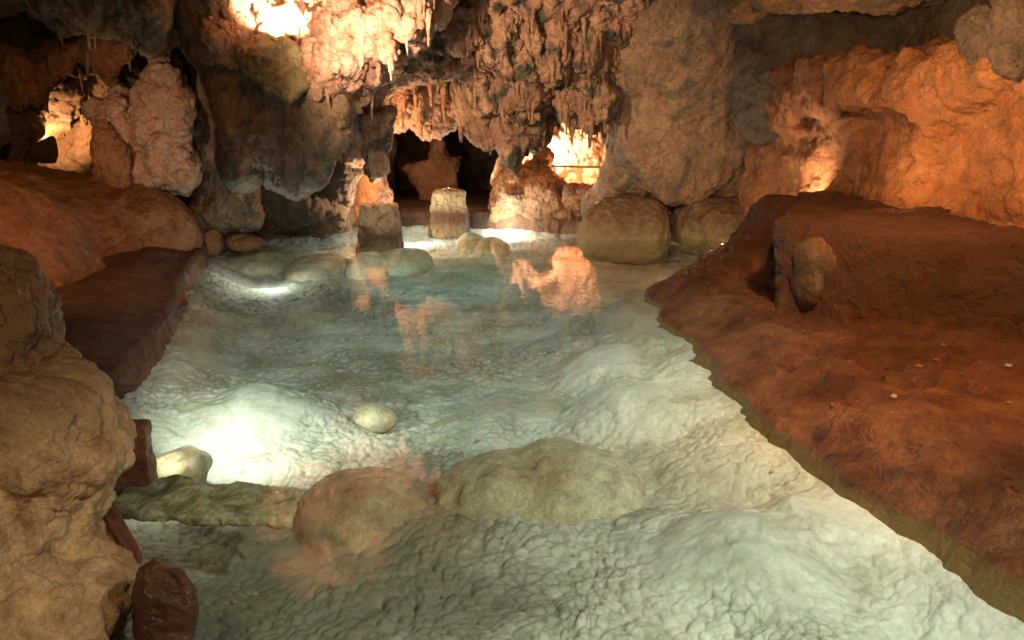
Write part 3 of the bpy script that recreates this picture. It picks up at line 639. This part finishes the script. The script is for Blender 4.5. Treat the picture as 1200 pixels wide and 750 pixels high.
# ------------------------------------------------------------------ stones in and by the pool
height_tint(M['clay'], .5, .2, (.115, .052, .026))  # darker brown higher up the bank and ledge
height_tint(M['block'], .08, .3, (.11, .05, .022))
height_tint(M['bulbs'], -.22, .32, (.29, .28, .14))
height_tint(M['flow'], .95, .55, (.17, .095, .045))
height_tint(M['flow'], -.15, .25, (.26, .15, .075))
height_tint(M['brownblock'], .0, .24, (.09, .04, .018))
def stone_block(px, py0, py1, w0, w1, d, label, seed, mat):
    t = P(px, py1, d); b = P(px, py0, d)
    def fn(p, d=d):
        hz = np.clip((p[:, 2]-b[2]+.4)/(t[2]-b[2]+.4), 0, 1); wx = (w1 + (w0-w1)*hz)*d/F/2
        q = np.stack([np.abs(p[:, 0]-t[0])-wx+.05, np.abs(p[:, 1]-d)-wx*.9+.05, np.abs(p[:, 2]-(t[2]+b[2]-.4)/2)-(t[2]-b[2]+.4)/2+.05], 1)
        return np.minimum(q.max(1), 0) + np.linalg.norm(np.maximum(q, 0), axis=1) - .05
    lo = np.array((t[0]-.6, d-.6, b[2]-.4)); hi = np.array((t[0]+.6, d+.6, t[2]))
    return rock('stone_block', [Z(fn, lo, hi)], mat, .03, label, 'stone block', seed=seed, disp=[('f', .04, 3.5), ('r', .03, 6)], fine=[('f', .014, 16)], pad=.1, sm=1)
stone_block(444, 274, 240, 40, 50, 13.5, 'rough brown stone block with a bright top at the left of the far pool', 47, M['brownblock'])
stone_block(526, 252, 223, 34, 46, 16.4, 'pale trapezoid stone block in front of the dark passage', 48, M['block'])
SUB = [(475, 290, 32, .9, .25, -.18, 'grey green boulder under water right of the brown stone block'),
       (433, 293, 26, .8, .3, -.16, 'olive boulder under water straight below the brown stone block'),
       (577, 279, 20, .9, .22, -.2, 'pale grey sunken boulder right of the pale stone block'),
       (553, 274, 18, .9, .22, -.22, 'smaller sunken boulder behind the pale grey one by the pale stone block'),
       (375, 298, 36, .9, .25, -.2, 'yellowish rounded boulder sunk near the left shore'),
       (310, 289, 50, 1.0, .25, -.17, 'broad brownish sunken boulder against the left shore rocks'),
       (437, 474, 28, .2, .09, -.27, 'small bright white stone on the pool floor left of centre'),
       (212, 528, 31, .17, .1, -.17, 'olive rounded stone glowing beside the lamp block')]
def sunk(prims, lb, d, seed):
    rock('boulder', prims, M['boulder'], max(.012, d*.003), lb, 'boulder', k=.05, low=[('f', .055, 2.2), ('r', .02, 3)], seed=seed, disp=[('f', .014, 4)], fine=[('f', .004, 14), ('f', .0015, 40)], pad=.12, crisp=.3)
for i, (px, py, rp, ry, rz, zt, lb) in enumerate(SUB):
    w0 = W(px, py, zt); d = w0[1] - ry*.2
    sunk([('e', np.array((w0[0], d, zt-rz)), np.array((rp*d/F, ry, rz)), None), ('e', np.array((w0[0]+rp*d/F*.3, d-.1*ry, zt-rz*1.1)), np.array((rp*d/F*.7, ry*.8, rz)), None)], lb, d, 60+i)
c = W(640, 586, -.44)
sunk([('e', c + np.array((.10, .02, -.02)), np.array((.50, .50, .34)), None), ('e', c + np.array((-.28, -.02, -.03)), np.array((.40, .44, .31)), None), ('e', c + np.array((.34, -.06, -.04)), np.array((.30, .40, .32)), None)], 'big smooth olive boulder under the clear water in the foreground', 4, 70)
c = W(432, 604, -.46)
dimm = M['boulder']; M['boulder'] = M['dimstone']
sunk([('e', c + np.array((0, 0, -.02)), np.array((.36, .44, .25)), None), ('e', c + np.array((-.1, .1, -.03)), np.array((.32, .36, .24)), None)], 'smaller dim boulder left of the big sunken boulder', 4, 71)
M['boulder'] = dimm
for i, (px, py, d, rx, rz, lb) in enumerate([(247, 283, 12.6, 15, 16, 'upright orange brown rock on the left shore'), (222, 296, 11.6, 8, 8, 'small round orange stone at the tip of the left shore'),
                                             (266, 270, 13.4, 15, 7, 'flat orange rock lying behind the upright shore rock'), (285, 284, 12.6, 22, 9, 'low brown rock half in the water by the left shore'),
                                             (200, 355, 8.3, 12, 8, 'dark brown stone at the edge of the path and water')]):
    rock('rock', [E(px, py, d, rx, rz, .25)], M['ochre'], .025, lb, 'rock', low=[('f', .05, 4)], seed=80+i, disp=[('f', .03, 5)], fine=[('f', .01, 16)], pad=.15)
rock('clay_slab', [K([(1.35, 14.0), (1.95, 14.0), (1.9, 14.3), (1.4, 14.3)], -.16, -.03, .02)], M['wet'], .02, 'dull red slab just under the far water left of the pillar', 'slab', seed=88, disp=[('f', .01, 6)], pad=.08)

# stalactites inside the lit grotto and under the arch
def stal(px, y0, y1, d, w, i): return [C(P(px, y0, d), P(px+random.uniform(-1.5, 1.5), y1, d), w*d/F, w*.3*d/F)]
protos = []
for i in range(4):
    L = .55; V, Q = build([C((0, 0, .1), (.01*i, 0, -L), .085, .02), C((.05, .02, .1), (.06, .02, -L*.55), .06, .018), C((-.05, -.02, .1), (-.07, 0, -L*(.3+.1*i)), .05, .015)], .016, k=.04, disp=[('r', .02, (16, 16, 4)), ('f', .015, 9)], fine=[('f', .006, 30)], seed=90+i, pad=.06, sm=1)
    protos.append(mesh_np('stalactite', V, Q))
ST = [(452, 112, 14.7, .9), (462, 108, 14.8, .7), (470, 112, 14.7, .8), (482, 110, 14.9, .9), (492, 120, 14.7, 1.0), (500, 108, 14.8, .8), (511, 112, 14.9, .7), (520, 104, 14.7, .8), (530, 108, 14.8, .7), (487, 100, 14.6, .6), (474, 100, 14.6, .7), (505, 98, 14.6, .6)]
for i, (px, py, d, s) in enumerate(ST):
    me = protos[i % 4]
    if not me.materials: me.materials.append(M['pink'])
    o = bpy.data.objects.new('stalactite', me); col.objects.link(o); o.location = P(px, py, d); o.scale = (s*1.1, s*1.1, s*1.15); o.rotation_euler = (0, 0, random.uniform(0, 6))
    tag(o, 'short pinkish stalactite hanging in a row inside the lit grotto', 'stalactite', 'stalactites inside the lit grotto')
arch_mesh = []
for me in protos:
    c = me.copy(); c.materials.clear(); c.materials.append(M['arch']); arch_mesh.append(c)
for i, (px, py, d, s) in enumerate([(618, 148, 13.7, .9), (628, 150, 13.8, .6), (643, 138, 13.9, .6), (668, 132, 14.0, .7), (700, 138, 13.9, .6), (655, 136, 13.9, .5), (540, 138, 13.5, .7), (596, 165, 13.6, .7), (575, 158, 13.6, .6), (708, 148, 13.8, .6)]):
    o = bpy.data.objects.new('stalactite', arch_mesh[i % 4]); col.objects.link(o); o.location = P(px, py, d); o.scale = (s*1.2, s*1.2, s); o.rotation_euler = (0, 0, random.uniform(0, 6))
    tag(o, 'small brown stalactite on the lower rim of the rock arch', 'stalactite', 'stalactites along the rim of the arch')

# thin stalactites hung from the real undersides of the overhead rock
from mathutils.bvhtree import BVHTree
def hang(objs, region, n, meshes, lab, grp, smin, smax):
    trees = []
    for o in objs:
        me = o.data; N = len(me.vertices); co = np.empty(N*3, f32); me.vertices.foreach_get('co', co)
        co = co.reshape(-1, 3) + np.array(o.location if o.parent is None else o.parent.location, f32)
        q = np.empty(len(me.loops), np.int32); me.loops.foreach_get('vertex_index', q)
        trees.append(BVHTree.FromPolygons(co.tolist(), q.reshape(-1, 4).tolist()))
    got = 0
    for _ in range(n*40):
        if got >= n: break
        px, py = random.uniform(region[0], region[2]), random.uniform(region[1], region[3])
        dr = Vector(ray(px, py)).normalized(); best = None
        for t in trees:
            h = t.ray_cast(Vector((0, 0, H)), dr)
            if h[0] is not None and (best is None or h[3] < best[3]): best = h
        if best is None or best[1].z > -.35: continue
        sc = random.uniform(smin, smax)*(1.4 if random.random() < .15 else 1)
        o = bpy.data.objects.new('stalactite', meshes[got % 4]); col.objects.link(o)
        o.location = best[0] + Vector((0, 0, .02)); o.scale = (sc*.95, sc*.95, sc*random.uniform(.9, 1.5)); o.rotation_euler = (random.uniform(-.08, .08), random.uniform(-.08, .08), random.uniform(0, 6))
        tag(o, lab, 'stalactite', grp); got += 1
hang([o for o in scene.objects if o.name.startswith('rock_arch')], (400, 5, 725, 165), 70, arch_mesh, 'small thin stalactite on the underside of the craggy rock arch', 'stalactites on the underside of the arch', .22, .5)
pink_mesh = protos
hang([o for o in scene.objects if o.name.startswith('lit_hollow')], (360, 0, 520, 120), 18, pink_mesh, 'small pinkish stalactite hanging below the glaring lit hollow', 'stalactites below the lit hollow', .2, .4)
left_mesh = []
for me in protos:
    c = me.copy(); c.materials.clear(); c.materials.append(M['pillar']); left_mesh.append(c)
hang([o for o in scene.objects if o.name.split('.')[0] in ('hanging_rock', 'cave_wall') and o.location.x < -2], (0, 20, 260, 150), 26, left_mesh, 'small dark stalactite on the rocks of the upper left', 'stalactites of the upper left rocks', .2, .45)
print('stalactites %.1fs' % (time.time()-T0))

# pebbles on the clay bank
pm = []
for i in range(3):
    V, Q = build([('e', np.zeros(3), np.array((1, .8, .55)), None), ('e', np.array((.3, .2, .1)), np.array((.6, .6, .5)), None)], .22, k=.3, disp=[('f', .18, .9)], sub=1, seed=95+i, pad=.5, sm=1)
    me = mesh_np('pebble', V, Q); me.materials.append((M['pale'], M['ochre'], M['clay'])[i]); pm.append(me)
for i in range(60):
    px, py = random.uniform(900, 1195), random.uniform(350, 600)
    if W(px, py, .2)[0] < 1.75 + .12*random.random(): px, py = random.uniform(1060, 1195), random.uniform(380, 520)
    if i < 3: px, py = ((1047, 470), (1060, 471), (1125, 445))[i]
    z = .35
    for _ in range(6):
        w = W(px, py, z); z = bank_z(w[0], w[1])
    s = .006 + .026*random.random()**2.5
    o = bpy.data.objects.new('pebble', pm[0 if i % 9 == 0 else 1 + i % 2]); col.objects.link(o); o.location = (w[0], w[1], z+s*.05); o.scale = (s, s, s); o.rotation_euler = (0, 0, random.uniform(0, 6))
    tag(o, 'tiny pebble scattered on the red clay bank', 'pebble', 'pebbles on the clay bank')

for i, (px, py) in enumerate([(274, 702), (300, 690), (345, 655), (590, 630), (672, 652), (700, 648), (520, 700), (390, 690), (560, 520), (410, 610), (250, 655), (760, 600), (905, 545), (1045, 620), (285, 610)]):
    w = W(px, py, -.35); z = float(floor_z(np.array([w[0]], f32), np.array([w[1]], f32))[0][0]); w = W(px, py, z)
    s = random.uniform(.010, .024); o = bpy.data.objects.new('stone', pm[0]); col.objects.link(o)
    z = float(floor_z(np.array([w[0]], f32), np.array([w[1]], f32))[0][0])
    o.location = (w[0], w[1], z+s*.3); o.scale = (s, s, s*.9); o.rotation_euler = (0, 0, random.uniform(0, 6))
    tag(o, 'tiny pale stone lying on the pool floor under clear water', 'stone', 'tiny stones on the pool floor')

# walkway kerb in the alcove
def box_mesh(name, s, bev=.01):
    import bmesh
    bm = bmesh.new(); bmesh.ops.create_cube(bm, size=1)
    for v in bm.verts: v.co.x *= s[0]; v.co.y *= s[1]; v.co.z *= s[2]
    bmesh.ops.bevel(bm, geom=bm.edges[:], offset=bev, segments=2, affect='EDGES')
    me = bpy.data.meshes.new(name); bm.to_mesh(me); bm.free(); return me
a, b = P(603, 192, 17.5), P(722, 198, 16.6)
kb = link('walkway_kerb', box_mesh('walkway_kerb', (np.linalg.norm(b-a), .12, .05)), M['wood'], loc=tuple((a+b)/2)); kb.rotation_euler = (0, 0, math.atan2(b[1]-a[1], b[0]-a[0]))
tag(kb, 'pale narrow walkway kerb crossing the bright alcove', 'kerb')
a, b = W(250, 267, .12), W(425, 249, .05)
kb = link('path_kerb', box_mesh('path_kerb', (np.linalg.norm(b-a), .07, .06)), M['wood'], loc=tuple((a+b)/2)); kb.rotation_euler = (0, 0, math.atan2(b[1]-a[1], b[0]-a[0]))
tag(kb, 'long thin kerb line along the far left edge of the pool', 'kerb')
# short white pipe by the slab
pp = rock('pipe', [C(P(325, 578, 3.75), P(333, 618, 3.72), .012, .012)], M['white'], .006, 'short pale pipe end below the greenish slab', 'pipe', seed=97, sub=0, pad=.03)

# ------------------------------------------------------------------ lamps
def lamp(name, loc, power, colr=(1, .58, .28), r=.06, spot=None, target=None, blend=.6):
    ld = bpy.data.lights.new(name, 'SPOT' if spot else 'POINT'); ld.energy = power; ld.color = colr; ld.shadow_soft_size = r
    o = bpy.data.objects.new(name, ld); col.objects.link(o); o.location = tuple(float(v) for v in loc)
    if spot:
        ld.spot_size = math.radians(spot); ld.spot_blend = blend
        o.rotation_euler = (Vector(target)-Vector(o.location)).to_track_quat('-Z', 'Y').to_euler()
    return o
def floodlight(px, py, d, s, rz, label):
    root = bpy.data.objects.new('floodlight', None); col.objects.link(root); p = P(px, py, d); root.location = tuple(p)
    root.rotation_euler = (0, 0, rz); tag(root, label, 'floodlight')
    link('housing', box_mesh('housing', (s, s*.7, s*.8), s*.08), M['metal'], root)
    link('lens', box_mesh('lens', (s*.82, s*.04, s*.62), s*.01), M['bulb'], root, (0, -s*.38, 0))
    return root
WARM = (1, .47, .18); PEACH = (1, .62, .36); COOL = (.97, 1, .95); AQUA = (.76, 1, .98)
lamp('hollow_lamp', P(326, 42, 10.7), 260, PEACH, .06, 145, P(330, -45, 11.2), .4)
lamp('hollow_lamp', P(366, 66, 10.75), 130, PEACH, .05, 110, P(430, -10, 11.2), .5)
lamp('nook_lamp', P(66, 168, 13.0), 75, WARM, .05, 150, P(60, 120, 13.9), .5)
lamp('coral_fill', (-5.0, 8.0, 2.3), 90, PEACH, .05, 44, P(180, 135, 12.0), .8)  # added spot in mid-air over the mound, no fitting
lamp('grotto_lamp', P(441, 168, 14.2), 70, WARM)
lamp('alcove_lamp', P(645, 180, 17.5), 150, PEACH); lamp('alcove_lamp', P(682, 222, 17.0), 50, WARM)
lamp('passage_lamp', P(562, 212, 16.9), 14, PEACH, .05, 70, P(588, 190, 17.0), .5)
lamp('bank_lamp', P(945, 236, 10.0), 110, PEACH)
floodlight(850, 291, 11.6, .13, 0.2, 'bright little floodlight on the right shore below the bulbs')
lamp('shore_lamp', P(848, 284, 11.3), 14, PEACH)
lamp('block_lamp', P(444, 235, 13.85), 36, PEACH, .03); lamp('block_lamp', P(526, 219, 16.65), 12, PEACH, .03)
floodlight(147, 497, 3.98, .07, 2.6, 'small dark floodlight on the red brown stone block at the left pool edge')
# warm light of the visitors' walkway behind the viewpoint
lamp('walkway_lamp', (-.9, .8, 1.9), 46, (1, .76, .46), .1)
lamp('walkway_lamp', (2.6, -.4, 2.6), 30, WARM, .12)
lamp('mound_fill', (-2.6, 4.6, 3.0), 240, WARM, .08, 62, (-5.8, 8.6, .7), 1.0)  # added warm fill for mound and path, no fitting
lamp('block_fill', (-1.0, 6.1, 3.0), 240, PEACH, .06, 20, P(470, 255, 13.6), 1.0)  # added front fill to brighten the far brown block
lamp('bank_fill', (2.3, 3.7, 3.0), 250, WARM, .08, 84, (2.75, 4.9, 0.2), 1.0)  # added overhead fill for the clay bank, source unseen
lamp('pillar_fill', (.5, 5.5, 3.1), 290, PEACH, .1, 34, (2.6, 13.5, 1.1), 1.0)  # added fill on the big pillar from an unseen source
lamp('wall_fill', (2.2, 4.9, 2.5), 250, WARM, .06, 100, (4.3, 8.6, 1.5), 1.0)  # added fill for the orange wall, hung in mid-air
lamp('ledge_fill', (3.3, 7.6, 1.12), 20, WARM, .04, 150, (4.6, 7.9, 2.6), .8)  # two upward fills added on the ledge, without fittings
lamp('ledge_fill', (3.75, 5.6, 1.12), 13, WARM, .04, 150, (4.8, 6.2, 2.6), .8)
lamp('arch_fill', (-3.2, 6.2, 2.9), 1200, PEACH, .05, 50, (.2, 13.0, 2.6), 1.0)  # added strong side fill for the arch, nothing hangs there
# lamps of the pool, and overhead fills added above it
lamp('pool_lamp', (-1.98, 4.5, .40), 62, (1, .98, .90), .03, 120, (-1.5, 6.0, -.35), .9)
lamp('pool_lamp', W(180, 522, -.03), 2, (1, .9, .7), .03)
lamp('pool_fill', (1.9, 1.2, 2.9), 250, (1, .99, .90), .1, 84, (.55, 3.4, -.3), 1.0)  # overhead fills added to light the pool floor, without fittings
lamp('pool_fill', (1.9, 4.6, 2.9), 125, AQUA, .1, 84, (.2, 7.0, -.3), 1.0)
lamp('pool_fill', (-.3, 5.6, 3.1), 180, AQUA, .12, 62, (-1.2, 9.8, -.3), 1.0)
lamp('pool_fill', (-.3, 5.9, 3.1), 700, AQUA, .12, 34, (-1.2, 12.6, -.3), 1.0)
lamp('pool_fill', (-.6, 4.0, 3.1), 50, AQUA, .12, 50, (-1.8, 6.8, -.3), 1.0)
lamp('ceiling_fill', (-2.6, 9.3, 2.95), 230, PEACH, .05, 90, (-2.5, 9.5, 4), .5)  # two mid-air fills added to brighten ceiling and hollow for the reflections
lamp('ceiling_fill', P(420, 60, 9.5), 85, (1, .63, .43), .05, 130, P(440, -40, 10.9), .5)
lamp('pool_lamp', W(486, 266, -.1), 30, COOL, .05)
lamp('pool_lamp', W(592, 260, -.1), 30, COOL, .05)
lamp('pool_lamp', W(318, 314, -.12), 12, COOL, .05)

w = bpy.data.worlds.new('World'); scene.world = w; w.use_nodes = True
bg = w.node_tree.nodes['Background']; bg.inputs[0].default_value = (1, .8, .6, 1); bg.inputs[1].default_value = .015

scene.view_settings.view_transform = 'Standard'; scene.view_settings.look = 'None'; scene.view_settings.exposure = 1.4; scene.view_settings.gamma = 1
scene.render.engine = 'CYCLES'
cy = scene.cycles
cy.use_denoising = True; cy.denoiser = 'OPENIMAGEDENOISE'
cy.max_bounces = 7; cy.diffuse_bounces = 4; cy.glossy_bounces = 3; cy.transparent_max_bounces = 12; cy.sample_clamp_indirect = 4
cy.caustics_reflective = False; cy.caustics_refractive = False
print('script %.1fs, verts %d' % (time.time()-T0, sum(len(o.data.vertices) for o in scene.objects if o.type == 'MESH')))
